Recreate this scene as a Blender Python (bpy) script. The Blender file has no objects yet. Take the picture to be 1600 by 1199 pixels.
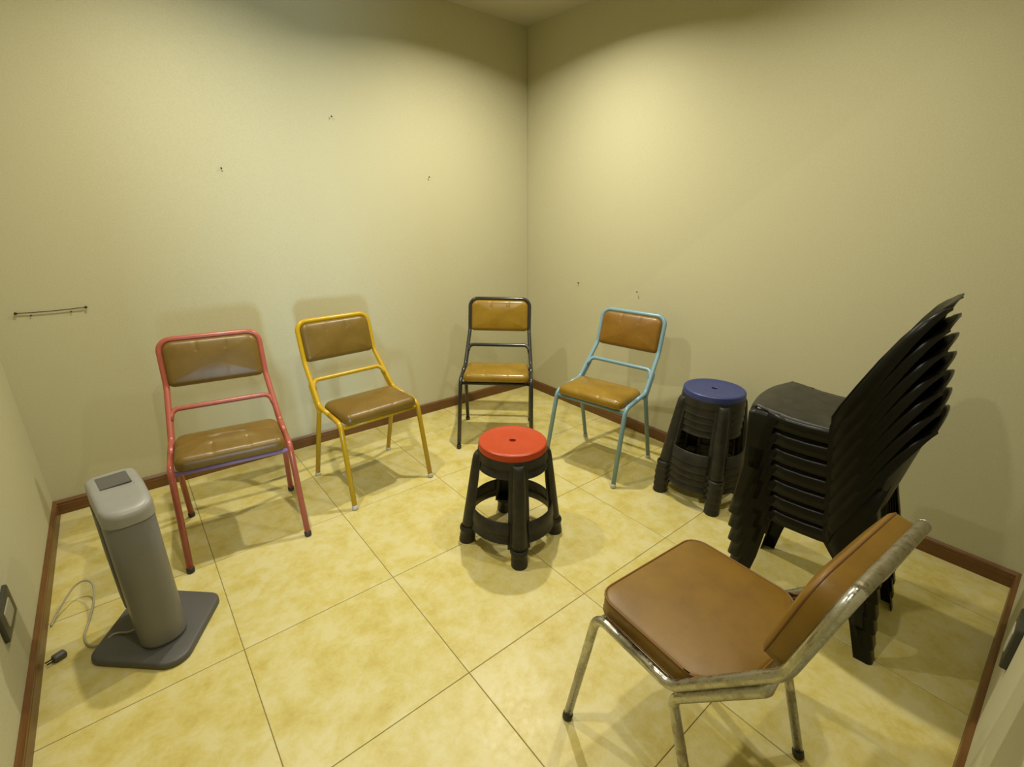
import bpy, bmesh, math, random
from mathutils import Vector, Matrix

random.seed(7)
S = bpy.context.scene
COL = S.collection

# ------------------------------------------------------------------ camera, world, lamps, exposure
cam_d = bpy.data.cameras.new('camera')
cam = bpy.data.objects.new('camera', cam_d); COL.objects.link(cam)
cam_d.sensor_width = 36.0
cam_d.lens = 744.92 / 1600 * 36.0
cam_d.clip_start = 0.02
R = ((0.7744030857, -0.6325629858, 0.0128035090),
     (-0.2063698125, -0.2716705953, -0.9400035043),
     (0.5980897602, 0.7252993566, -0.3409244521))
cam.matrix_world = Matrix(((R[0][0], -R[1][0], -R[2][0], -0.593331),
                           (R[0][1], -R[1][1], -R[2][1], -0.908377),
                           (R[0][2], -R[1][2], -R[2][2], 1.342465),
                           (0, 0, 0, 1)))
S.camera = cam

wd = bpy.data.worlds.new('world'); S.world = wd; wd.use_nodes = True
wd.node_tree.nodes['Background'].inputs[0].default_value = (1.0, 0.9, 0.7, 1)
wd.node_tree.nodes['Background'].inputs[1].default_value = 0.0

S.view_settings.view_transform = 'Standard'
S.view_settings.look = 'None'
S.view_settings.gamma = 1.0
S.view_settings.use_curve_mapping = False
S.view_settings.exposure = 0.26
S.cycles.max_bounces = 10
S.cycles.diffuse_bounces = 4
S.cycles.use_denoising = True

CEIL = 2.45
LAMPS = [(-0.28, 1.07), (1.04, 1.02), (-0.27, -0.30), (1.05, -0.18)]   # two by two recessed downlights
LAMP_POWER = [12.8, 20.0, 8.4, 7.6]
LAMP_COLOR = (1.0, 0.94, 0.74)
for (lx, ly), pw in zip(LAMPS, LAMP_POWER):
    ld = bpy.data.lights.new('downlight', 'AREA')
    ld.shape = 'DISK'; ld.size = 0.055; ld.energy = pw
    ld.color = LAMP_COLOR; ld.spread = math.radians(151)
    lo = bpy.data.objects.new('downlight', ld); COL.objects.link(lo)
    lo.location = (lx, ly, CEIL - 0.022)
# cool daylight reaching in low through the open doorway behind the camera
dd = bpy.data.lights.new('doorway_daylight', 'AREA')
dd.shape = 'RECTANGLE'; dd.size = 0.26; dd.size_y = 0.4; dd.energy = 14.0; dd.color = (0.52, 0.76, 1.0); dd.spread = math.radians(100)
do = bpy.data.objects.new('doorway_daylight', dd); COL.objects.link(do)
do.location = (-1.0, -2.3, 0.26); do.rotation_euler = (math.radians(100), 0, math.radians(-14))

# ------------------------------------------------------------------ helpers
def day(c):
    """colour noted under the warm lamps -> neutral daylight colour"""
    return (c[0] * 0.78, c[1] * 0.82, c[2] * 0.88)

def node_mat(name, base, rough=0.5, metal=0.0, spec=0.5, conv=True):
    if conv: base = day(base)
    m = bpy.data.materials.new(name); m.use_nodes = True
    b = m.node_tree.nodes['Principled BSDF']
    b.inputs['Base Color'].default_value = (*base, 1)
    b.inputs['Roughness'].default_value = rough
    b.inputs['Metallic'].default_value = metal
    b.inputs['Specular IOR Level'].default_value = spec
    return m, m.node_tree.nodes, m.node_tree.links, b

def mix_noise(m, nodes, links, bsdf, stops, scale=8, detail=5, rough=0.6, coord='Object', socket='Base Color', distort=0.0, offset=False, conv=True):
    if conv: stops = [(p, day(c)) for p, c in stops]
    tc = nodes.new('ShaderNodeTexCoord')
    n = nodes.new('ShaderNodeTexNoise')
    n.inputs['Scale'].default_value = scale; n.inputs['Detail'].default_value = detail
    n.inputs['Roughness'].default_value = rough; n.inputs['Distortion'].default_value = distort
    src = tc.outputs[coord]
    if coord == 'Geometry':
        pass
    if offset:
        oi = nodes.new('ShaderNodeObjectInfo')
        ml = nodes.new('ShaderNodeMath'); ml.operation = 'MULTIPLY'; ml.inputs[1].default_value = 37.0
        links.new(oi.outputs['Random'], ml.inputs[0])
        va = nodes.new('ShaderNodeVectorMath'); va.operation = 'ADD'
        links.new(src, va.inputs[0]); links.new(ml.outputs[0], va.inputs[1])
        src = va.outputs[0]
    links.new(src, n.inputs['Vector'])
    r = nodes.new('ShaderNodeValToRGB')
    el = r.color_ramp.elements
    while len(el) < len(stops): el.new(0.5)
    for e, (p, c) in zip(el, stops):
        e.position = p; e.color = (*c, 1) if len(c) == 3 else c
    links.new(n.outputs['Fac'], r.inputs['Fac'])
    if socket: links.new(r.outputs['Color'], bsdf.inputs[socket])
    return n, r, src

def add_bump(nodes, links, bsdf, src, scale, strength, dist=0.002, detail=3):
    n = nodes.new('ShaderNodeTexNoise'); n.inputs['Scale'].default_value = scale; n.inputs['Detail'].default_value = detail
    links.new(src, n.inputs['Vector'])
    b = nodes.new('ShaderNodeBump'); b.inputs['Strength'].default_value = strength; b.inputs['Distance'].default_value = dist
    links.new(n.outputs['Fac'], b.inputs['Height']); links.new(b.outputs['Normal'], bsdf.inputs['Normal'])

def mesh_obj(name, verts, faces, mat, parent=None, smooth=True, M=None, fix=True, autosmooth=None):
    me = bpy.data.meshes.new(name)
    me.from_pydata([tuple(v) for v in verts], [], faces)
    if fix:
        bm = bmesh.new(); bm.from_mesh(me)
        bmesh.ops.remove_doubles(bm, verts=bm.verts, dist=1e-6)
        bmesh.ops.recalc_face_normals(bm, faces=bm.faces)
        bm.to_mesh(me); bm.free()
    if M is not None: me.transform(M)
    if smooth:
        for p in me.polygons: p.use_smooth = True
        if autosmooth:
            try: me.set_sharp_from_angle(angle=math.radians(autosmooth))
            except Exception: pass
    if mat: me.materials.append(mat)
    o = bpy.data.objects.new(name, me); COL.objects.link(o)
    if parent is not None: o.parent = parent
    return o

def thing(name, label, cat, loc=(0, 0, 0), rz=0.0, group=None):
    o = bpy.data.objects.new(name, None); COL.objects.link(o)
    o.empty_display_size = 0.05
    o.location = loc; o.rotation_euler = (0, 0, rz)
    o['label'] = label; o['category'] = cat
    if group: o['group'] = group
    return o

def tag(o, label, cat, group=None):
    o['label'] = label; o['category'] = cat
    if group: o['group'] = group
    return o

def part_label(o, label):
    o['label'] = label
    return o

def copy_tree(o, parent=None):
    c = o.copy(); COL.objects.link(c); c.parent = parent
    for ch in list(o.children): copy_tree(ch, c)
    return c

class MB:
    """collects geometry for one mesh"""
    def __init__(s): s.v = []; s.f = []
    def add(s, v, f):
        k = len(s.v); s.v += [tuple(x) for x in v]; s.f += [tuple(i + k for i in q) for q in f]; return s
    def build(s, name, mat, parent=None, **k): return mesh_obj(name, s.v, s.f, mat, parent, **k)

def fillet(pts, radii, seg=7):
    pts = [Vector(p) for p in pts]; out = [pts[0]]
    for i in range(1, len(pts) - 1):
        a, b, c = pts[i - 1], pts[i], pts[i + 1]
        r = radii[i - 1] if isinstance(radii, (list, tuple)) else radii
        d1 = (a - b); d2 = (c - b); l1, l2 = d1.length, d2.length
        d1.normalize(); d2.normalize()
        th = math.acos(max(-1, min(1, d1.dot(d2))))
        if th > math.radians(178) or r <= 0: out.append(b); continue
        t = min(r / math.tan(th / 2), 0.49 * l1, 0.49 * l2); rr = t * math.tan(th / 2)
        bis = (d1 + d2).normalized(); cen = b + bis * (rr / math.sin(th / 2))
        p0 = b + d1 * t - cen; p1 = b + d2 * t - cen
        for k in range(seg + 1):
            f = k / seg
            ang = math.pi - th
            q = (p0 * math.sin((1 - f) * ang) + p1 * math.sin(f * ang)) / math.sin(ang)
            out.append(cen + q)
    out.append(pts[-1]); return out

def tube(pts, r, n=12, cap=True, flat=None):
    """sweep a circle along pts -> verts, faces"""
    pts = [Vector(p) for p in pts]; V = []; F = []
    tang = []
    for i in range(len(pts)):
        a = pts[max(i - 1, 0)]; b = pts[min(i + 1, len(pts) - 1)]
        tang.append((b - a).normalized())
    ref = Vector((1, 0, 0)) if abs(tang[0].x) < 0.8 else Vector((0, 0, 1))
    u = (ref - tang[0] * ref.dot(tang[0])).normalized()
    for i, p in enumerate(pts):
        t = tang[i]; u = (u - t * u.dot(t)).normalized(); w = t.cross(u)
        ri = r[i] if isinstance(r, (list, tuple)) else r
        for k in range(n):
            a = 2 * math.pi * k / n
            V.append(p + (u * math.cos(a) + w * math.sin(a)) * ri)
    for i in range(len(pts) - 1):
        for k in range(n):
            k2 = (k + 1) % n
            F.append((i * n + k, i * n + k2, (i + 1) * n + k2, (i + 1) * n + k))
    if cap:
        F.append(tuple(range(n - 1, -1, -1))); b = (len(pts) - 1) * n; F.append(tuple(range(b, b + n)))
    return V, F

def box(x0, x1, y0, y1, z0, z1):
    V = [(x0, y0, z0), (x1, y0, z0), (x1, y1, z0), (x0, y1, z0), (x0, y0, z1), (x1, y0, z1), (x1, y1, z1), (x0, y1, z1)]
    F = [(0, 3, 2, 1), (4, 5, 6, 7), (0, 1, 5, 4), (1, 2, 6, 5), (2, 3, 7, 6), (3, 0, 4, 7)]
    return V, F

def loft(rings, cap0=True, cap1=True, closed=True):
    n = len(rings[0]); V = [p for r in rings for p in r]; F = []
    for i in range(len(rings) - 1):
        for k in range(n if closed else n - 1):
            k2 = (k + 1) % n
            F.append((i * n + k, i * n + k2, (i + 1) * n + k2, (i + 1) * n + k))
    if cap0: F.append(tuple(range(n - 1, -1, -1)))
    if cap1: F.append(tuple(range((len(rings) - 1) * n, len(rings) * n)))
    return V, F

def lathe(profile, n=32, closed_profile=False):
    V = []; F = []; m = len(profile)
    for r, z in profile:
        for k in range(n):
            a = 2 * math.pi * k / n; V.append((r * math.cos(a), r * math.sin(a), z))
    for i in range(m if closed_profile else m - 1):
        j = (i + 1) % m
        for k in range(n):
            k2 = (k + 1) % n
            F.append((i * n + k, i * n + k2, j * n + k2, j * n + k))
    return V, F

def round_poly(pts, radii, seg=6, dens=0.02):
    """filleted closed convex polygon, counter-clockwise 2-D; straight runs subdivided"""
    n = len(pts); out = []
    for i in range(n):
        a = Vector(pts[i - 1]); b = Vector(pts[i]); c = Vector(pts[(i + 1) % n]); r = max(radii[i], 1e-4)
        d1 = (a - b).normalized(); d2 = (c - b).normalized()
        th = math.acos(max(-1, min(1, d1.dot(d2))))
        t = r / math.tan(th / 2); cen = b + (d1 + d2).normalized() * (r / math.sin(th / 2))
        p0 = b + d1 * t - cen; p1 = b + d2 * t - cen; ang = math.pi - th
        for k in range(seg + 1):
            f = k / seg
            out.append(cen + (p0 * math.sin((1 - f) * ang) + p1 * math.sin(f * ang)) / math.sin(ang))
    return out

def inset_poly(pts, d):
    n = len(pts); out = []
    for i in range(n):
        a = Vector(pts[i - 1]); b = Vector(pts[i]); c = Vector(pts[(i + 1) % n])
        e1 = (b - a).normalized(); e2 = (c - b).normalized()
        n1 = Vector((-e1.y, e1.x)); n2 = Vector((-e2.y, e2.x))
        k = (n1 + n2); k = k / k.dot(n1) if k.length > 1e-9 else n1
        out.append(b + k * d)
    return out

def subdiv_poly(poly, n):
    """resample a closed 2-D polyline to n points, uniform by length"""
    L = [0]
    for i in range(len(poly)): L.append(L[-1] + (poly[(i + 1) % len(poly)] - poly[i]).length)
    out = []
    j = 0
    for k in range(n):
        s = L[-1] * k / n
        while L[j + 1] < s: j += 1
        f = (s - L[j]) / max(L[j + 1] - L[j], 1e-12)
        out.append(poly[j].lerp(poly[(j + 1) % len(poly)], f))
    return out

def cushion(pts, radii, h, re, bulge, rb=0.008, n=112, inner=16, disp=None, rseg=6):
    rings = []
    def ring(ins, z):
        q = inset_poly(pts, ins); rr = [max(r - ins, 0.003) for r in radii]
        return [Vector((v.x, v.y, z)) for v in subdiv_poly(round_poly(q, rr), n)]
    rings.append(ring(rb * 1.6, 0.0))
    for k in range(1, 4):
        a = k / 3 * math.pi / 2; rings.append(ring(rb * (1 - math.sin(a)), rb * (1 - math.cos(a))))
    for k in range(0, rseg + 1):
        a = k / rseg * math.pi / 2 * 0.93
        rings.append(ring(re * (1 - math.cos(a)), h - re + re * math.sin(a)))
    last = rings[-1]; z0 = last[0].z
    cx = sum(v.x for v in last) / n; cy = sum(v.y for v in last) / n
    for k in range(1, inner + 1):
        f = 1 - k / (inner + 0.4)
        rings.append([Vector((cx + (v.x - cx) * f, cy + (v.y - cy) * f, z0 + bulge * (1 - f ** 2.2))) for v in last])
    if disp:
        rings = [[disp(v) for v in r] for r in rings]
    return loft(rings)

# ------------------------------------------------------------------ materials
def make_materials():
    M = {}
    # painted plaster wall
    m, nd, lk, b = node_mat('wall_paint', (0.80, 0.74, 0.58), 0.75, spec=0.25)
    n, r, src = mix_noise(m, nd, lk, b, [(0.3, (0.485, 0.46, 0.30)), (0.7, (0.525, 0.503, 0.355))], scale=170, detail=2, conv=False)
    add_bump(nd, lk, b, src, 260, 0.12, 0.001)
    M['wall'] = m
    m, nd, lk, b = node_mat('ceiling_paint', (0.50, 0.48, 0.38), 0.85, spec=0.2, conv=False)
    M['ceiling'] = m
    # glazed floor tiles
    m, nd, lk, b = node_mat('floor_tile_glaze', (0.72, 0.58, 0.25), 0.36, spec=0.5)
    n, r, src = mix_noise(m, nd, lk, b, [(0.30, (0.47, 0.37, 0.085)), (0.46, (0.555, 0.475, 0.165)), (0.60, (0.60, 0.54, 0.275))],
                     scale=11, detail=10, rough=0.72, distort=0.15, offset=True, conv=False)
    n2 = nd.new('ShaderNodeTexNoise'); n2.inputs['Scale'].default_value = 60; n2.inputs['Detail'].default_value = 3
    lk.new(src, n2.inputs['Vector'])
    rr = nd.new('ShaderNodeMapRange'); rr.inputs[3].default_value = 0.30; rr.inputs[4].default_value = 0.46
    lk.new(n2.outputs['Fac'], rr.inputs[0]); lk.new(rr.outputs[0], b.inputs['Roughness'])
    M['tile'] = m
    m, *_ = node_mat('grout', (0.30, 0.235, 0.11), 0.9, spec=0.1); M['grout'] = m
    # varnished wood baseboard
    m, nd, lk, b = node_mat('baseboard_wood', (0.17, 0.065, 0.018), 0.38)
    tc = nd.new('ShaderNodeTexCoord'); mp = nd.new('ShaderNodeMapping'); mp.inputs['Scale'].default_value = (3, 3, 60)
    lk.new(tc.outputs['Object'], mp.inputs[0])
    nn = nd.new('ShaderNodeTexNoise'); nn.inputs['Scale'].default_value = 2.5; nn.inputs['Detail'].default_value = 5
    lk.new(mp.outputs[0], nn.inputs['Vector'])
    rp = nd.new('ShaderNodeValToRGB'); rp.color_ramp.elements[0].color = (0.085, 0.033, 0.008, 1); rp.color_ramp.elements[1].color = (0.18, 0.082, 0.021, 1)
    lk.new(nn.outputs['Fac'], rp.inputs[0]); lk.new(rp.outputs[0], b.inputs['Base Color'])
    M['wood'] = m
    # vinyl upholstery: glossy mustard brown, and the orange-brown leather
    def leather(name, dark, mid, light, rough, bump=0.12):
        m, nd, lk, b = node_mat(name, mid, rough)
        n, r, src = mix_noise(m, nd, lk, b, [(0.28, dark), (0.5, mid), (0.75, light)], scale=9, detail=7, rough=0.65)
        add_bump(nd, lk, b, src, 150, bump, 0.0012, 4)
        M[name] = m
    leather('olive_brown_vinyl', (0.165, 0.088, 0.010), (0.20, 0.112, 0.014), (0.235, 0.135, 0.022), 0.37)
    leather('mustard_vinyl', (0.25, 0.138, 0.009), (0.31, 0.174, 0.012), (0.36, 0.21, 0.02), 0.27)
    leather('tan_vinyl', (0.205, 0.090, 0.006), (0.255, 0.118, 0.008), (0.305, 0.15, 0.014), 0.36)
    leather('orange_brown_leather', (0.175, 0.083, 0.004), (0.222, 0.108, 0.006), (0.26, 0.132, 0.010), 0.42)
    m, *_ = node_mat('piping_vinyl', (0.19, 0.075, 0.009), 0.42); M['piping'] = m
    # painted tube steel with chips
    def paint(name, col, chip=(0.35, 0.33, 0.36), rough=0.28, amount=0.73):
        m, nd, lk, b = node_mat(name, col, rough)
        mix_noise(m, nd, lk, b, [(0.0, col), (amount, col), (amount + 0.02, chip)], scale=38, detail=6, rough=0.75, coord='Object')
        M[name] = m
    paint('red_paint', (0.47, 0.105, 0.065), (0.42, 0.36, 0.50), amount=0.715)
    paint('yellow_paint', (0.60, 0.35, 0.005), (0.62, 0.42, 0.20), amount=0.76)
    paint('black_paint', (0.030, 0.028, 0.026), (0.20, 0.18, 0.17), rough=0.22, amount=0.76)
    paint('blue_paint', (0.235, 0.385, 0.46), (0.5, 0.55, 0.55), amount=0.76)
    m, *_ = node_mat('lilac_primer', (0.33, 0.23, 0.42), 0.4); M['lilac'] = m
    # worn chrome
    m, nd, lk, b = node_mat('worn_chrome', (0.62, 0.57, 0.48), 0.16, 1.0)
    n, r, src = mix_noise(m, nd, lk, b, [(0.48, (0.62, 0.58, 0.50)), (0.64, (0.46, 0.40, 0.30)), (0.72, (0.27, 0.18, 0.09))], scale=34, detail=9, rough=0.7)
    mr = nd.new('ShaderNodeMapRange'); mr.inputs[1].default_value = 0.38; mr.inputs[2].default_value = 0.62; mr.inputs[3].default_value = 0.12; mr.inputs[4].default_value = 0.5
    lk.new(n.outputs['Fac'], mr.inputs[0]); lk.new(mr.outputs[0], b.inputs['Roughness'])
    M['chrome'] = m
    m, nd, lk, b = node_mat('dusty_chrome', (0.33, 0.29, 0.19), 0.5, 0.75)
    mix_noise(m, nd, lk, b, [(0.35, (0.36, 0.32, 0.22)), (0.55, (0.27, 0.225, 0.13)), (0.66, (0.14, 0.10, 0.05))], scale=60, detail=9, rough=0.75)
    M['dusty_chrome'] = m
    m, *_ = node_mat('dark_rubber', (0.035, 0.028, 0.024), 0.6); M['rubber'] = m
    m, *_ = node_mat('white_rubber', (0.60, 0.56, 0.48), 0.5); M['white_cap'] = m
    # plastics
    def plastic(name, a, c, rough, scale=30, spec=0.5):
        m, nd, lk, b = node_mat(name, a, rough, spec=spec)
        mix_noise(m, nd, lk, b, [(0.35, a), (0.75, c)], scale=scale, detail=7, rough=0.7)
        M[name] = m
    plastic('black_plastic', (0.0040, 0.0036, 0.0028), (0.0075, 0.0064, 0.0044), 0.34, 12, 0.22)
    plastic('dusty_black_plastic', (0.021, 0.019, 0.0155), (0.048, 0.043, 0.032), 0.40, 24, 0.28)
    plastic('red_plastic', (0.50, 0.042, 0.005), (0.54, 0.056, 0.008), 0.38)
    plastic('blue_plastic', (0.030, 0.044, 0.175), (0.042, 0.056, 0.20), 0.42)
    plastic('grey_plastic', (0.185, 0.172, 0.155), (0.21, 0.195, 0.175), 0.42, 14)
    plastic('dark_grey_plastic', (0.10, 0.093, 0.085), (0.115, 0.107, 0.096), 0.5, 14)
    plastic('pale_grey_plastic', (0.30, 0.285, 0.25), (0.34, 0.32, 0.285), 0.38, 14)
    m, *_ = node_mat('cord_plastic', (0.42, 0.37, 0.25), 0.5); M['cord'] = m
    m, *_ = node_mat('socket_frame', (0.045, 0.042, 0.032), 0.45); M['socket_frame'] = m
    m, *_ = node_mat('socket_insert', (0.50, 0.46, 0.34), 0.45); M['socket_insert'] = m
    m, *_ = node_mat('rusty_nail', (0.06, 0.035, 0.02), 0.6, 0.5); M['nail'] = m
    m, nd, lk, b = node_mat('lamp_glow', (1, 1, 1), 0.5)
    b.inputs['Emission Color'].default_value = (*LAMP_COLOR, 1); b.inputs['Emission Strength'].default_value = 12
    M['glow'] = m
    m, *_ = node_mat('lamp_trim', (0.7, 0.68, 0.62), 0.4); M['trim'] = m
    return M
M = make_materials()

# ------------------------------------------------------------------ room shell
X0, X1, Y0, Y1 = -1.027, 1.842, -1.018, 1.846       # wall planes
WT = 0.12
LEAN = Vector((-0.070, 0.012))                      # the far corner is not quite plumb

def structure(o): o['kind'] = 'structure'; return o

# floor: grout bed with every tile a part of its own
floor = structure(mesh_obj('floor', *box(X0 - WT, X1 + WT, Y0 - WT, Y1 + WT, -0.12, -0.0022), M['grout'], smooth=False))
T = 0.52
gap = 0.0011
tile_cache = {}
def tile_mesh(w, d):
    key = (round(w, 4), round(d, 4))
    if key in tile_cache: return tile_cache[key]
    b = 0.0012; V = []; F = []
    for z, i in ((-0.0020, 0), (-0.0009, 0), (0.0, b)):
        V += [(i, i, z), (w - i, i, z), (w - i, d - i, z), (i, d - i, z)]
    for r in (0, 4):
        for k in range(4):
            F.append((r + k, r + (k + 1) % 4, r + 4 + (k + 1) % 4, r + 4 + k))
    F.append((8, 9, 10, 11))
    me = bpy.data.meshes.new('floor_tile'); me.from_pydata(V, [], F); me.materials.append(M['tile'])
    tile_cache[key] = me; return me
def tile_edges(a, b):
    ks = [a] + [k * T for k in range(-4, 6) if a + 0.004 < k * T < b - 0.004] + [b]
    return list(zip(ks[:-1], ks[1:]))
for xa, xb in tile_edges(X0, X1):
    for ya, yb in tile_edges(Y0, Y1):
        o = bpy.data.objects.new('floor_tile', tile_mesh(xb - xa - 2 * gap, yb - ya - 2 * gap))
        COL.objects.link(o); o.parent = floor; o.location = (xa + gap, ya + gap, 0)

def slab(name, p, outward, mat):
    """wall slab from four inner corners plus an outward direction"""
    p = [Vector(q) for q in p]; o = Vector(outward) * WT
    V = p + [q + o for q in p]
    F = [(0, 1, 2, 3), (7, 6, 5, 4), (0, 4, 5, 1), (1, 5, 6, 2), (2, 6, 7, 3), (3, 7, 4, 0)]
    return structure(mesh_obj(name, V, F, mat, smooth=False))
zb, zt = -0.01, CEIL + 0.02
slab('wall_back', [(X0 - WT, Y1, zb), (X1, Y1, zb), (X1 + LEAN.x, Y1 + LEAN.y, zt), (X0 - WT, Y1, zt)], (0, 1, 0), M['wall'])
slab('wall_right', [(X1, Y1 + WT, zb), (X1, Y0, zb), (X1, Y0, zt), (X1 + LEAN.x, Y1 + WT, zt)], (1, 0, 0), M['wall'])
slab('wall_left', [(X0, Y0 - WT, zb), (X0, Y1, zb), (X0, Y1, zt), (X0, Y0 - WT, zt)], (-1, 0, 0), M['wall'])
DX0, DX1, DH = -0.795, -0.47, 2.02                   # open doorway behind the camera
ol = [(X1 + WT, zb), (DX1, zb), (DX1, DH), (DX0, DH), (DX0, zb), (X0, zb), (X0, zt), (X1 + WT, zt)]
V = [(x, Y0, z) for x, z in ol] + [(x, Y0 - WT, z) for x, z in ol]
F = [(0, 1, 2, 7), (2, 3, 6, 7), (3, 4, 5, 6), (8, 15, 10, 9), (10, 15, 14, 11), (11, 14, 13, 12)]
F += [(i, (i + 1) % 8, 8 + (i + 1) % 8, 8 + i) for i in range(8)]
structure(mesh_obj('wall_front', V, F, M['wall'], smooth=False))
structure(mesh_obj('ceiling', *box(X0 - WT, X1 + WT, Y0 - WT, Y1 + WT, CEIL, CEIL + 0.1), M['ceiling'], smooth=False))

# baseboards with a moulded top: profile (distance from wall, height)
BH = 0.068
prof = [(0, 0.0), (0.014, 0.0), (0.014, BH - 0.021), (0.0125, BH - 0.0185), (0.0135, BH - 0.016), (0.0135, BH - 0.009), (0.010, BH - 0.004), (0.006, BH), (0, BH)]
def baseboard(name, a, b, inward, mitre):
    a = Vector(a); b = Vector(b); d = (b - a).normalized(); n = Vector(inward)
    r0 = [(a + n * t + d * (t * mitre[0])).to_3d() + Vector((0, 0, h)) for t, h in prof]
    r1 = [(b + n * t - d * (t * mitre[1])).to_3d() + Vector((0, 0, h)) for t, h in prof]
    V, F = loft([r0, r1]); return structure(mesh_obj(name, V, F, M['wood'], smooth=False))
baseboard('baseboard_back', (X0, Y1), (X1, Y1), (0, -1), (1, 1))
baseboard('baseboard_right', (X1, Y1), (X1, Y0), (-1, 0), (1, 1))
baseboard('baseboard_front', (X1, Y0), (DX1, Y0), (0, 1), (1, 0))
baseboard('baseboard_left', (X0, Y0), (X0, Y1), (1, 0), (1, 1))

# downlight trims around the two lamps in the ceiling
for i, (lx, ly) in enumerate(LAMPS):
    V, F = lathe([(0.046, -0.001), (0.046, -0.016), (0.052, -0.020), (0.064, -0.012), (0.066, -0.001)], 32, True)
    o = structure(mesh_obj('trim_%d' % (i + 1), V, F, M['trim'])); o.location = (lx, ly, CEIL)

# ------------------------------------------------------------------ tube-frame chairs
SH = dict(FF=(0.2155, 0.213, 0), FK=(0.2064, 0.1356, 0.4134), RK=(0.2048, -0.0837, 0.4334), UB=(0.1894, -0.2401, 0.621),
          TP=(0.1889, -0.2851, 0.813), RF=(0.2117, -0.2130, 0), MB=(0.188, -0.178, 0.529))
def make_chair(label, loc, heading, frame_mat, seat_mat, back_mat, cap_mat, cap_label, sh=SH, style='plain', tr=0.0118, bar_mat=None, back_z=(-0.006, 0.1885), top_mat=None):
    """local y runs forward, x to the sitter's left seen from the front's right"""
    root = thing('metal_chair', label, 'chair', (loc[0], loc[1], 0), heading - math.pi / 2, 'tube-frame chairs with brown padded seats')
    P = {k: Vector(v) for k, v in sh.items()}
    def side(v, s): return Vector((v.x * s, v.y, v.z))
    mid = (P['FK'] + P['RK']) * 0.5
    for s in (-1, 1):
        # front leg with its knee bend, running into the side rail
        pts = fillet([side(P['FF'], s) + Vector((0, 0, 0.004)), side(P['FK'], s), side(mid, s)], 0.042)
        leg = mesh_obj('leg', *tube(pts, tr), frame_mat, root)
        d = (side(P['FK'], s) - side(P['FF'], s)).normalized()
        f0 = side(P['FF'], s)
        cap = mesh_obj('foot_cap', *tube([f0, f0 + d * 0.003, f0 + d * 0.0035, f0 + d * 0.020, f0 + d * 0.022], [tr * 0.9, tr * 1.16, tr * 1.2, tr * 1.2, tr * 1.04]), cap_mat, leg)
        part_label(cap, cap_label)
        # rear leg: up from the floor, bends back and lies along the underside of the upright
        up = (side(P['UB'], s) - side(P['RK'], s)).normalized()
        off = Vector((0, -abs(up.z), -abs(up.y))) * (1.85 * tr)
        k0 = side(P['RK'], s) + off - up * 0.012
        rl = 0.215 if style == 'chrome' else 0.115
        k1 = side(P['RK'], s) + off + up * rl
        k2 = side(P['RK'], s) + off * 0.4 + up * (rl + 0.03)
        pts = fillet([side(P['RF'], s) + Vector((0, 0, 0.004)), k0, k1, k2], [0.030, 0.03])
        rr = [tr * 0.97] * (len(pts) - 1) + [tr * 0.5]
        leg = mesh_obj('leg', *tube(pts, rr), frame_mat, root)
        f0 = side(P['RF'], s); d = (k0 - f0).normalized()
        cap = mesh_obj('foot_cap', *tube([f0, f0 + d * 0.003, f0 + d * 0.0035, f0 + d * 0.020, f0 + d * 0.022], [tr * 0.9, tr * 1.14, tr * 1.18, tr * 1.18, tr]), cap_mat, leg)
        part_label(cap, cap_label)
    # rails, uprights and top bar in one bent tube
    L, Rr = -1, 1
    pts = fillet([side(mid, L), side(P['RK'], L), side(P['UB'], L), side(P['TP'], L), side(P['TP'], Rr), side(P['UB'], Rr), side(P['RK'], Rr), side(mid, Rr)],
                 [0.05, 0.10, 0.048, 0.048, 0.10, 0.05], 8)
    if top_mat is None:
        mesh_obj('back_frame', *tube(pts, tr, 14), frame_mat, root)
    else:
        # same tube; the dusty top bar is a part of its own
        i0 = next(i for i, q in enumerate(pts) if q.x > -P['TP'].x + 0.028 and q.z > P['UB'].z + 0.05)
        i1 = len(pts) - 1 - next(i for i, q in enumerate(reversed(pts)) if q.x < P['TP'].x - 0.028 and q.z > P['UB'].z + 0.05)
        mesh_obj('back_frame', *tube(pts[:i0 + 1], tr, 14), frame_mat, root); mesh_obj('back_frame', *tube(pts[i1:], tr, 14), frame_mat, root)
        part_label(mesh_obj('top_bar', *tube(pts[i0:i1 + 1], tr * 1.004, 14), top_mat, root), 'dull dusty top bar')
    # bar under the front of the seat, bar under its rear
    fz = P['FK'] + (P['FF'] - P['FK']) * 0.045
    fb = mesh_obj('seat_bar', *tube([(-fz.x, fz.y - 0.004, fz.z - 0.006), (fz.x, fz.y - 0.004, fz.z - 0.006)], tr * 0.82, 10), bar_mat or frame_mat, root)
    if bar_mat: part_label(fb, 'front seat bar worn to lilac primer')
    rk = P['RK']
    mesh_obj('seat_bar', *tube([(-rk.x, rk.y - 0.012, rk.z - 0.030), (rk.x, rk.y - 0.012, rk.z - 0.030)], tr * 0.8, 10), frame_mat, root)
    up = (P['UB'] - P['RK']).normalized()
    if style != 'chrome':
        # bent bar between the uprights
        q0 = P['RK'] + up * 0.088 + Vector((-tr * 0.3, 0, 0)); q1 = P['RK'] + up * 0.138 + Vector((-0.012, -0.003, 0))
        pts = fillet([side(q0, -1), side(q1, -1), side(q1, 1), side(q0, 1)], [0.050, 0.050], 8)
        mesh_obj('back_rail', *tube(pts, tr * 0.92, 10), frame_mat, root)
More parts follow.
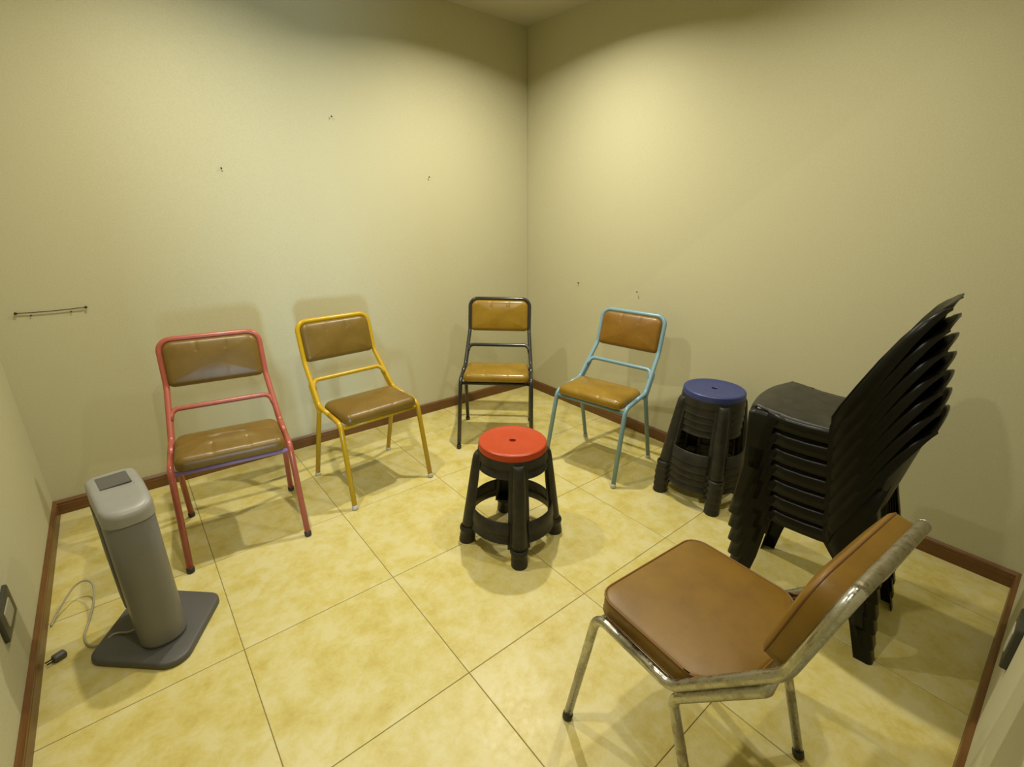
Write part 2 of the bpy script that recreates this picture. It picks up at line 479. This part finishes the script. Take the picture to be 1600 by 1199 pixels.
    # seat cushion
    if style == 'chrome':
        pl = [(-0.197, -0.105), (-0.115, -0.176), (0.115, -0.176), (0.197, -0.105), (0.192, 0.168), (-0.192, 0.168)]
        rad = [0.05, 0.05, 0.05, 0.05, 0.045, 0.045]
        V, F = cushion(pl, rad, 0.052, 0.010, 0.007, rb=0.010, n=96, inner=8)
        seat = mesh_obj('seat', V, F, seat_mat, root, M=Matrix.Translation((0, 0, 0.417)))
        pp = MB()
        for z, ins in ((0.049, 0.001), (0.006, 0.001)):
            ring = [Vector((v.x, v.y, z)) for v in subdiv_poly(round_poly(inset_poly(pl, ins), rad), 96)]
            pp.add(*tube(ring + ring[:2], 0.0028, 6))
        pp.build('piping', M['piping'], seat, M=Matrix.Translation((0, 0, 0.417)))
    else:
        pl = [(-0.192, -0.092), (0.192, -0.092), (0.191, 0.168), (-0.191, 0.168)]
        rad = [0.045, 0.045, 0.032, 0.032]
        def disp(v):
            z = v.z
            if z > 0.02:
                w = (z - 0.02) / 0.03
                for sx in (-0.062, 0.062):       # stitched tucks on the front roll
                    g = math.exp(-((v.x - sx) / 0.006) ** 2)
                    z -= 0.0022 * g * w * (1 if v.y > 0.10 else 0.25)
                if style == 'creased':
                    z -= 0.011 * math.exp(-((v.y - 0.030 + 0.012 * math.sin(v.x * 14)) / 0.012) ** 2) * w * (0.6 + 0.4 * math.cos(v.x * 28))
                    z += 0.006 * math.exp(-((v.y - 0.075) / 0.028) ** 2) * w
            return Vector((v.x, v.y, z))
        V, F = cushion(pl, rad, 0.054 if style == 'creased' else 0.048, 0.028, 0.014 if style == 'creased' else 0.010, rb=0.010, n=144, inner=24, disp=disp)
        mesh_obj('seat', V, F, seat_mat, root, M=Matrix.Translation((0, 0, 0.407)))
    # backrest pad between the uprights
    ex = Vector((1, 0, 0)); ey = (P['TP'] - P['UB']).normalized(); ez = Vector((0, -ey.z, ey.y))
    if ez.y < 0: ez = -ez
    # ez: forward normal; right-handed frame needs -x
    Mx = Matrix(((-1, 0, 0, 0), (0, 1, 0, 0), (0, 0, 1, 0), (0, 0, 0, 1)))
    B = Matrix(((-1, 0, 0), (0, ey.y, ez.y), (0, ey.z, ez.z))).to_4x4()
    hw = P['UB'].x - tr + 0.004
    if style == 'chrome':
        o = P['UB'].copy(); o.x = 0; o += ez * (-0.008)
        B.translation = o
        pl = [(-hw, -0.030), (hw, -0.030), (hw, 0.187), (-hw, 0.187)]
        rad = [0.045, 0.045, 0.06, 0.06]
        V, F = cushion(pl, rad, 0.060, 0.014, 0.012, rb=0.010, n=96, inner=8)
        bk = mesh_obj('backrest', V, F, back_mat, root, M=B)
        pp = MB()
        for z in (0.006, 0.051):
            ring = [Vector((v.x, v.y, z)) for v in subdiv_poly(round_poly(inset_poly(pl, 0.001), rad), 96)]
            pp.add(*tube(ring + ring[:2], 0.0026, 6))
        pp.build('piping', M['piping'], bk, M=B)
    else:
        o = P['UB'].copy(); o.x = 0; o += ez * (-0.012)
        B.translation = o
        pl = [(-hw, back_z[0]), (hw, back_z[0]), (hw - 0.001, back_z[1]), (-hw + 0.001, back_z[1])]
        rad = [0.022, 0.022, 0.042, 0.042]
        def dispb(v):
            z = v.z
            if z > 0.02:
                w = (z - 0.02) / 0.02
                for sx in (-0.058, 0.052):
                    z -= 0.0024 * math.exp(-((v.x - sx) / 0.005) ** 2) * w * (1.0 if v.y > back_z[1] - 0.05 else 0.3)
            return Vector((v.x, v.y, z))
        V, F = cushion(pl, rad, 0.036, 0.024, 0.007, rb=0.010, n=128, inner=16, disp=dispb)
        mesh_obj('backrest', V, F, back_mat, root, M=B)
    return root

make_chair('coral red tubular chair with creased olive-brown padded seat, beside the grey heater', (-0.3626, 1.2171), -1.69189,
           M['red_paint'], M['olive_brown_vinyl'], M['olive_brown_vinyl'], M['rubber'], 'dark rubber foot cap', style='creased', bar_mat=M['lilac'])
make_chair('yellow tubular chair with brown padded seat and white foot caps beside the red chair', (0.2570, 1.2713), -1.48310,
           M['yellow_paint'], M['olive_brown_vinyl'], M['olive_brown_vinyl'], M['white_cap'], 'white foot cap')
make_chair('black tubular chair with glossy mustard padded seat in the far corner behind the red stool', (1.0901, 1.2764), -2.28534,
           M['black_paint'], M['mustard_vinyl'], M['mustard_vinyl'], M['black_paint'], 'black foot cap')
make_chair('light blue tubular chair with tan padded seat beside the blue-topped stool', (1.3439, 0.6567), -2.95188,
           M['blue_paint'], M['mustard_vinyl'], M['tan_vinyl'], M['white_cap'], 'pale foot cap')
SHC = dict(FF=(0.2171, 0.2139, 0), FK=(0.2063, 0.1491, 0.4196), RK=(0.2142, -0.0721, 0.4224), UB=(0.1900, -0.2515, 0.6229),
           TP=(0.175, -0.2994, 0.8097), RF=(0.2146, -0.2137, 0), MB=(0.188, -0.178, 0.529))
make_chair('worn chrome tubular chair with orange-brown piped seat, seen from behind nearest the viewer', (0.3394, -0.5147), 1.50237,
           M['chrome'], M['orange_brown_leather'], M['orange_brown_leather'], M['rubber'], 'dark rubber foot cap', sh=SHC, style='chrome', top_mat=M['dusty_chrome'])

# ------------------------------------------------------------------ round plastic stools
def shell(V, F, name, mat, parent, th=0.0025, M=None, autosmooth=40):
    o = mesh_obj(name, V, F, mat, parent, M=M, autosmooth=autosmooth)
    md = o.modifiers.new('thickness', 'SOLIDIFY'); md.thickness = th; md.offset = -1.0
    return o
SZ = 0.467
def r_body(z):                                    # conical body radius
    return 0.1405 + (0.435 - z) * 0.118
def make_stool(label, loc, rz, seat_mat, body_mat, group, seat_label):
    root = thing('plastic_stool', label, 'stool', loc, rz, group)
    # seat disc with a centre hole and a raised rim
    pr = [(0.0135, SZ - 0.026), (0.0135, SZ - 0.004), (0.0155, SZ - 0.0025), (0.06, SZ - 0.0025), (0.122, SZ - 0.002), (0.128, SZ), (0.134, SZ - 0.001),
          (0.1385, SZ - 0.005), (0.1400, SZ - 0.012), (0.1400, SZ - 0.030), (0.1380, SZ - 0.032), (0.06, SZ - 0.028)]
    V, F = lathe(pr, 64, True)
    s = mesh_obj('seat', V, F, seat_mat, root, autosmooth=35)
    if seat_label: part_label(s, seat_label)
    # stepped skirt under the seat
    prof = [(0.1385, 0.4365), (0.1415, 0.436), (0.1425, 0.433), (r_body(0.425), 0.425), (r_body(0.405) + 0.001, 0.405), (r_body(0.402) + 0.001, 0.402), (r_body(0.400) - 0.0050, 0.399), (r_body(0.37) - 0.0050, 0.370), (r_body(0.366) - 0.002, 0.366), (r_body(0.362) - 0.002, 0.362)]
    V, F = lathe(prof, 64); shell(V, F, 'skirt', body_mat, root, 0.0022)
    lw = 0.0415                                    # half width of a leg with its webs
    for q in range(4):
        a = q * math.pi / 2
        Rm = Matrix.Rotation(a, 4, 'Z')
        # leg: half-round bulge with side webs, widening downwards
        rings = []
        zs = [0.425, 0.422, 0.416, 0.405, 0.38, 0.30, 0.20, 0.10, 0.066]
        dome = [0.02, 0.45, 0.75, 0.95, 1, 1, 1, 1, 1]
        for z, dm in zip(zs, dome):
            rb = r_body(z) - 0.002
            hw = 0.0245 + (0.425 - z) * 0.024
            bul = (0.021 + (0.43 - z) * 0.036) * dm
            ring = []
            web = hw + 0.013
            for k in range(-8, 9):
                t = k / 8
                if abs(t) > 0.76:                   # web
                    y = (hw + (abs(t) - 0.76) / 0.24 * (web - hw)) * (1 if t > 0 else -1); x = math.sqrt(max(rb * rb - y * y, 0))
                else:
                    an = t / 0.76 * math.pi / 2
                    y = hw * math.sin(an); x = math.sqrt(max(rb * rb - y * y, 0)) + bul * max(math.cos(an), 0) ** 0.8
                ring.append((x, y, z))
            rings.append(ring)
        V, F = loft(rings, False, False, closed=False)
        leg = shell(V, F, 'leg', body_mat, root, 0.0022, M=Rm)
        # foot with collar
        cx = r_body(0.03) + 0.002
        prof2 = [(0.0325, 0.077), (0.0375, 0.072), (0.0392, 0.066), (0.0378, 0.059), (0.0342, 0.053), (0.0335, 0.034), (0.0350, 0.008), (0.0335, 0.0)]
        V, F = lathe(prof2, 24)
        V = [(x + cx - 0.13 * (z - 0.03), y * 0.98, z) for x, y, z in V]
        F.append(tuple(range(7 * 24, 8 * 24)))
        mesh_obj('foot', V, F, body_mat, leg, M=Rm, autosmooth=50)
        # curved cross bar to the next leg, in two steps
        rings = []
        n = 14; half = 0.036 / 0.17
        for z, dr in ((0.186, 0.001), (0.183, 0.0035), (0.130, 0.0035), (0.126, -0.001), (0.097, -0.001), (0.094, 0.0015), (0.090, 0.0015)):
            rings.append([((r_body(z) + dr) * math.cos(half + (math.pi / 2 - 2 * half) * k / n), (r_body(z) + dr) * math.sin(half + (math.pi / 2 - 2 * half) * k / n), z) for k in range(n + 1)])
        V, F = loft(rings, False, False, closed=False)
        shell(V, F, 'crossbar', body_mat, root, 0.0026, M=Rm)
    return root

make_stool('black plastic stool with a red seat in the middle of the floor', (0.523, 0.436, 0), math.radians(-119.5), M['red_plastic'], M['dusty_black_plastic'],
           'round plastic stools', 'round red seat with a centre hole')
g = 'round plastic stools'
pos = ['bottom stool of the stack under the blue seat, standing on the floor', 'second stool from the bottom of the blue-topped stack', 'third stool from the bottom, just under the blue-topped stool']
dzs = 0.033
for k in range(3):
    make_stool(pos[k], (1.500, 0.118, k * dzs), math.radians(-131.0), M['dusty_black_plastic'], M['dusty_black_plastic'], g, None)
make_stool('stool with a blue seat on top of the black stool stack', (1.500, 0.118, 3 * dzs), math.radians(-131.0), M['blue_plastic'], M['dusty_black_plastic'], g, 'round blue seat with a centre hole')

# ------------------------------------------------------------------ stacked black plastic chairs
def make_plastic_chair(label, loc, rz):
    root = thing('plastic_chair', label, 'chair', loc, rz, 'stack of black plastic chairs')
    mat = M['black_plastic']
    # centre line (y, z, half width, forward sweep of the edges, edge rise)
    C = [(0.232, 0.372, 0.150, -0.020, -0.012), (0.236, 0.392, 0.160, -0.022, -0.010), (0.228, 0.410, 0.168, -0.022, -0.006), (0.205, 0.418, 0.176, -0.016, -0.002),
         (0.150, 0.416, 0.184, 0, -0.006), (0.090, 0.410, 0.184, 0, -0.008), (0.030, 0.405, 0.181, 0.005, -0.005), (-0.040, 0.402, 0.178, 0.02, 0.0),
         (-0.085, 0.403, 0.178, 0.052, 0.004), (-0.115, 0.412, 0.180, 0.092, 0.008), (-0.130, 0.440, 0.184, 0.110, 0.006), (-0.142, 0.485, 0.190, 0.110, 0.0),
         (-0.155, 0.560, 0.197, 0.094, 0.0), (-0.168, 0.640, 0.199, 0.074, 0), (-0.180, 0.710, 0.194, 0.053, 0), (-0.188, 0.760, 0.182, 0.034, -0.004),
         (-0.193, 0.787, 0.166, 0.020, -0.010), (-0.199, 0.803, 0.148, 0.010, -0.014), (-0.209, 0.812, 0.132, 0.004, -0.016)]
    nu = 14; V = []
    for (y, z, w, sw, er) in C:
        for k in range(nu + 1):
            u = -1 + 2 * k / nu
            e = abs(u) ** 2.2
            V.append(Vector((w * u, y + sw * e, z + er * abs(u) ** 4)))
    F = []
    for i in range(len(C) - 1):
        for k in range(nu):
            a = i * (nu + 1) + k; F.append((a, a + 1, a + nu + 2, a + nu + 1))
    ns = 9
    def sub(i0, i1):
        off = i0 * (nu + 1)
        vv = V[off:(i1 + 1) * (nu + 1)]
        ff = []
        for i in range(i1 - i0):
            for k in range(nu):
                a = i * (nu + 1) + k; ff.append((a, a + 1, a + nu + 2, a + nu + 1))
        return vv, ff
    seat = part_label(shell(*sub(0, ns), 'seat', M['dusty_black_plastic'], root, 0.004), 'dusty black seat with wall sheen in its colour')  # paler base colour holds dust plus the wall's grazing reflection, painted in
    back = shell(*sub(ns, len(C) - 1), 'backrest', mat, root, 0.004)
    # edge flanges: aprons down from the seat sides, ribs back from the backrest edges
    for s, col in ((-1, 0), (1, nu)):
        E = [V[i * (nu + 1) + col] for i in range(len(C))]
        def flange(idx, depth, dirs, name, par):
            r0 = [E[i] for i in idx]; r1 = []; r2 = []
            for i, dp, d in zip(idx, depth, dirs):
                d = Vector(d).normalized()
                r1.append(E[i] + Vector((s * 0.006, 0, 0)) + d * dp * 0.25); r2.append(E[i] + Vector((s * 0.010, 0, 0)) + d * dp)
            VV, FF = loft([r0, r1, r2], False, False, closed=False)
            shell(VV, FF, name, mat, par, 0.003)
        flange(list(range(4, 10)), [0.042, 0.042, 0.042, 0.044, 0.048, 0.052], [(0, 0, -1)] * 4 + [(0, -0.3, -1), (0, -0.5, -0.9)], 'side_apron', seat)
        n2 = len(C)
        idx = list(range(9, n2))
        dep = [0.050, 0.050, 0.050, 0.046, 0.040, 0.034, 0.028, 0.020, 0.013, 0.006]
        dr = [(0, -0.5, -0.9), (0, -0.7, -0.7), (0, -1, -0.35), (0, -1, -0.25), (0, -1, -0.22), (0, -1, -0.22), (0, -1, -0.25), (0, -1, -0.3), (0, -1, -0.5), (0, -0.6, -1)]
        flange(idx, dep, dr, 'edge_rib', back)
        # front leg: channel open towards the inside rear
        rings = []
        for z, xo, yo, wy, wx in ((0.408, 0.180, 0.200, 0.085, 0.085), (0.390, 0.193, 0.211, 0.094, 0.085), (0.33, 0.195, 0.207, 0.078, 0.072), (0.20, 0.195, 0.197, 0.056, 0.056), (0.08, 0.196, 0.206, 0.045, 0.046), (0.0, 0.197, 0.214, 0.042, 0.044)):
            ring = [(s * xo, yo - wy, z), (s * xo, yo - wy * 0.6, z)]
            rr = 0.016
            for k in range(6):
                a = k / 5 * math.pi / 2
                ring.append((s * (xo - rr + rr * math.cos(a)), yo - rr + rr * math.sin(a), z))
            ring += [(s * (xo - wx * 0.6), yo, z), (s * (xo - wx), yo, z)]
            rings.append(ring)
        VV, FF = loft(rings, False, False, closed=False)
        shell(VV, FF, 'leg', mat, root, 0.003)
        # rear leg: wide web under the seat corner, narrowing to the foot
        rings = []
        for z, xo, yo, wy, wx in ((0.60, 0.196, -0.150, 0.060, 0.05), (0.52, 0.194, -0.140, 0.085, 0.05), (0.47, 0.192, -0.135, 0.095, 0.05), (0.42, 0.190, -0.138, 0.115, 0.06), (0.37, 0.187, -0.146, 0.120, 0.062), (0.31, 0.186, -0.158, 0.085, 0.062), (0.24, 0.185, -0.176, 0.062, 0.060), (0.12, 0.184, -0.208, 0.052, 0.050), (0.0, 0.184, -0.243, 0.050, 0.044)):
            ring = [(s * xo, yo + wy, z), (s * xo, yo + wy * 0.6, z)]
            rr = 0.016
            for k in range(6):
                a = k / 5 * math.pi / 2
                ring.append((s * (xo - rr + rr * math.cos(a)), yo + rr - rr * math.sin(a), z))
            ring += [(s * (xo - wx * 0.6), yo, z), (s * (xo - wx), yo, z)]
            rings.append(ring)
        VV, FF = loft(rings, False, False, closed=False)
        shell(VV, FF, 'leg', mat, root, 0.003)
    return root
head = math.radians(95.0)
CX, CY, DZ, DF = 1.165, -0.520, 0.055, 0.0085
names7 = ['bottom chair of the black plastic stack, its legs on the floor', 'second plastic chair from the floor in the black stack', 'third plastic chair from the floor in the black stack',
          'middle chair of the seven in the black plastic stack', 'third plastic chair from the top of the black stack', 'second plastic chair from the top of the black stack',
          'top chair of the black plastic stack, its whole seat showing']
proto = make_plastic_chair(names7[0], (CX, CY, 0), head - math.pi / 2)
for k in range(1, 7):
    c = copy_tree(proto); c['label'] = names7[k]
    c.location = (CX + math.cos(head) * DF * k, CY + math.sin(head) * DF * k, DZ * k)

# ------------------------------------------------------------------ fan heater
def make_heater():
    hx, hy = -0.720, 0.786
    ang = math.atan2(0.463, -0.070) - math.pi / 2
    root = thing('fan_heater', 'grey upright fan heater on a diamond-shaped base, by the left wall', 'heater', (hx, hy, 0), ang)
    # base: rounded diamond plate
    pl = [(0.0, -0.238), (0.192, 0.0), (0.0, 0.238), (-0.192, 0.0)]
    rad = [0.055, 0.045, 0.055, 0.045]
    V, F = cushion(pl, rad, 0.024, 0.010, 0.004, rb=0.003, n=96, inner=6, rseg=5)
    mesh_obj('base', V, F, M['dark_grey_plastic'], root, autosmooth=50)
    # neck ring
    def body_ring(z, hw, yf, yb, rf, rbk, n=72):
        p = [(-hw, yf), (hw, yf), (hw, yb), (-hw, yb)]
        return [Vector((v.x, v.y, z)) for v in subdiv_poly(round_poly(p, [rf, rf, rbk, rbk]), n)]
    yf = -0.128
    rings = [body_ring(0.022, 0.060, yf + 0.004, 0.035, 0.056, 0.03), body_ring(0.040, 0.060, yf + 0.004, 0.035, 0.056, 0.03)]
    mesh_obj('neck', *loft(rings), M['dark_grey_plastic'], root, autosmooth=50)
    # front column
    rings = [body_ring(0.038, 0.063, yf, 0.040, 0.058, 0.03), body_ring(0.30, 0.0625, yf, 0.045, 0.056, 0.03), body_ring(0.478, 0.062, yf + 0.001, 0.05, 0.05, 0.03), body_ring(0.480, 0.061, yf + 0.002, 0.05, 0.05, 0.03)]
    mesh_obj('column', *loft(rings), M['grey_plastic'], root, autosmooth=50)
    # rear motor housing, overhanging the base
    rings = [body_ring(0.090, 0.040, 0.00, 0.065, 0.02, 0.02), body_ring(0.104, 0.056, -0.005, 0.095, 0.02, 0.03), body_ring(0.135, 0.067, -0.010, 0.122, 0.02, 0.035), body_ring(0.30, 0.068, -0.012, 0.128, 0.02, 0.035), body_ring(0.480, 0.067, -0.012, 0.122, 0.02, 0.035)]
    mesh_obj('rear_housing', *loft(rings), M['dark_grey_plastic'], root, autosmooth=50)
    # cap with sloping front
    def slope(r, dz): return [Vector((v.x, v.y, v.z + dz(v.y))) for v in r]
    rings = [body_ring(0.4825, 0.0645, yf - 0.001, 0.120, 0.05, 0.035)]
    prof = lambda y: 0.034 * min(1, max(0, (y - yf) / 0.115))
    rings.append(slope(body_ring(0.506, 0.0645, yf - 0.001, 0.120, 0.05, 0.035), prof))
    rings.append(slope(body_ring(0.515, 0.0632, yf + 0.002, 0.117, 0.047, 0.033), prof))
    rings.append(slope(body_ring(0.5205, 0.0590, yf + 0.008, 0.112, 0.043, 0.029), prof))
    rings.append(slope(body_ring(0.5225, 0.052, yf + 0.017, 0.103, 0.036, 0.022), prof))
    rings.append(slope(body_ring(0.5228, 0.040, yf + 0.035, 0.090, 0.024, 0.016), prof))
    cap = mesh_obj('top_cap', *loft(rings), M['pale_grey_plastic'], root, autosmooth=40)
    # control panel let into the top
    V, F = box(-0.038, 0.038, 0.000, 0.086, 0.5545, 0.5580)
    part_label(mesh_obj('control_panel', V, F, M['dark_grey_plastic'], cap, smooth=False), 'dark inset panel on top')
    # power cord trailing to the wall
    mw = Matrix.Translation((hx, hy, 0)) @ Matrix.Rotation(ang, 4, 'Z')
    inv = mw.inverted()
    W = [(-0.778, 0.765, 0.055), (-0.800, 0.790, 0.034), (-0.835, 0.815, 0.030), (-0.875, 0.815, 0.012), (-0.905, 0.84, 0.006), (-0.917, 0.90, 0.005), (-0.905, 0.97, 0.006), (-0.888, 1.045, 0.03), (-0.886, 1.10, 0.055),
         (-0.905, 1.125, 0.065), (-0.935, 1.12, 0.06), (-0.968, 1.085, 0.035), (-0.992, 1.05, 0.014), (-1.005, 1.02, 0.004)]
    pts = []
    for i in range(len(W) - 1):                    # Catmull-Rom
        p0 = Vector(W[max(i - 1, 0)]); p1 = Vector(W[i]); p2 = Vector(W[i + 1]); p3 = Vector(W[min(i + 2, len(W) - 1)])
        for k in range(6):
            t = k / 6
            pts.append(0.5 * ((2 * p1) + (p2 - p0) * t + (2 * p0 - 5 * p1 + 4 * p2 - p3) * t * t + (3 * p1 - p0 - 3 * p2 + p3) * t ** 3))
    pts.append(Vector(W[-1]))
    mesh_obj('power_cord', *tube([inv @ p for p in pts], 0.0032, 8), M['cord'], root)
make_heater()

# ------------------------------------------------------------------ wall and floor small things
def wall_socket(label, centre, wu, hz, normal, proud=0.010):
    """plate on a wall; wu half width along the wall, hz half height"""
    n = Vector(normal); u = Vector((-n.y, n.x, 0))
    B = Matrix(((u.x, 0, n.x, centre[0]), (u.y, 0, n.y, centre[1]), (0, 1, 0, centre[2]), (0, 0, 0, 1)))
    root = thing('wall_socket', label, 'socket', centre)
    inv = Matrix.Translation(-Vector(centre))
    pl = [(-wu, -hz), (wu, -hz), (wu, hz), (-wu, hz)]
    V, F = cushion(pl, [0.006] * 4, proud, 0.004, 0.0, rb=0.001, n=64, inner=3)
    mesh_obj('plate', V, F, M['socket_frame'], root, M=inv @ B, autosmooth=40)
    a, b = wu * 0.52, hz * 0.52
    V, F = cushion([(-a, -b), (a, -b), (a, b), (-a, b)], [0.004] * 4, 0.004, 0.002, 0.0, rb=0.001, n=48, inner=3)
    ins = mesh_obj('insert', V, F, M['socket_insert'], root, M=inv @ B @ Matrix.Translation((0, 0, proud - 0.0015)), autosmooth=40)
    part_label(ins, 'pale insert')
    return root
wall_socket('wall socket with dark frame and pale insert, low on the left wall', (X0 + 0.0005, 0.770, 0.272), 0.076, 0.047, (1, 0, 0))
wall_socket('dark wall plate at the right edge of the picture, above the baseboard', (0.945, Y0 + 0.0005, 0.362), 0.055, 0.062, (0, 1, 0), 0.014)

def nail(name, label, cat, p, n, r=0.0042, length=0.006, group=None):
    o = mesh_obj(name, *tube([Vector(p), Vector(p) + Vector(n) * length * 0.6, Vector(p) + Vector(n) * length * 0.62, Vector(p) + Vector(n) * length], [r * 0.6, r * 0.6, r, r * 0.85], 10), M['nail'])
    return tag(o, label, cat, group)
gn = 'nails left in the walls'
for p, l in (((-0.105, 1.512), 'nail in the left-hand wall up above the gap between red and yellow chairs'), ((0.442, 1.788), 'highest nail in the left-hand wall, above the yellow chair'),
             ((1.003, 1.527), 'nail in the left-hand wall nearest the far corner, above the black chair')):
    nail('wall_nail', l, 'nail', (p[0], Y1 - 0.001, p[1]), (0, -1, 0), group=gn)
for p, l in (((1.335, 0.889), 'nail in the right wall nearest the far corner, above left of the blue chair'), ((0.851, 0.891), 'nail in the right wall just above the blue chair')):
    nail('wall_nail', l, 'nail', (X1 - 0.012, p[0], p[1]), (-1, 0, 0), length=0.009, group=gn)
for p, l in (((-0.895, 0.912), 'tiny nail just under the left end of the wall wire'), ((-0.770, 0.914), 'tiny nail just under the right end of the wall wire')):
    nail('wall_nail', l, 'nail', (p[0], Y1 - 0.001, p[1]), (0, -1, 0), 0.003, 0.006, group=gn)
w = thing('wall_wire', 'dark wire strung between two nails on the wall above the heater', 'wire', (-0.828, Y1, 0.926))
for dx, dz in ((-0.109, -0.001), (0.109, 0.001)):
    mesh_obj('nail_head', *tube([(dx, 0.001, dz), (dx, -0.007, dz), (dx, -0.0072, dz), (dx, -0.011, dz)], [0.003, 0.003, 0.0055, 0.0045], 10), M['nail'], w)
pts = [(-0.109 + 0.218 * k / 12, -0.006, -0.001 + 0.002 * k / 12 - 0.003 * math.sin(math.pi * k / 12)) for k in range(13)]
mesh_obj('wire', *tube(pts, 0.0017, 6), M['nail'], w)

# loose plug at the foot of the left wall
pr = thing('power_plug', 'small dark plug lying on the floor by the left baseboard', 'plug', (-0.975, 0.842, 0), math.radians(25))
V, F = cushion([(-0.017, -0.013), (0.017, -0.013), (0.017, 0.013), (-0.017, 0.013)], [0.007] * 4, 0.022, 0.008, 0.001, n=40, inner=4)
mesh_obj('plug_body', V, F, M['dark_grey_plastic'], pr)
for dy in (-0.006, 0.006):
    mesh_obj('prong', *tube([(-0.016, dy, 0.011), (-0.033, dy, 0.011)], 0.0022, 8), M['nail'], pr)
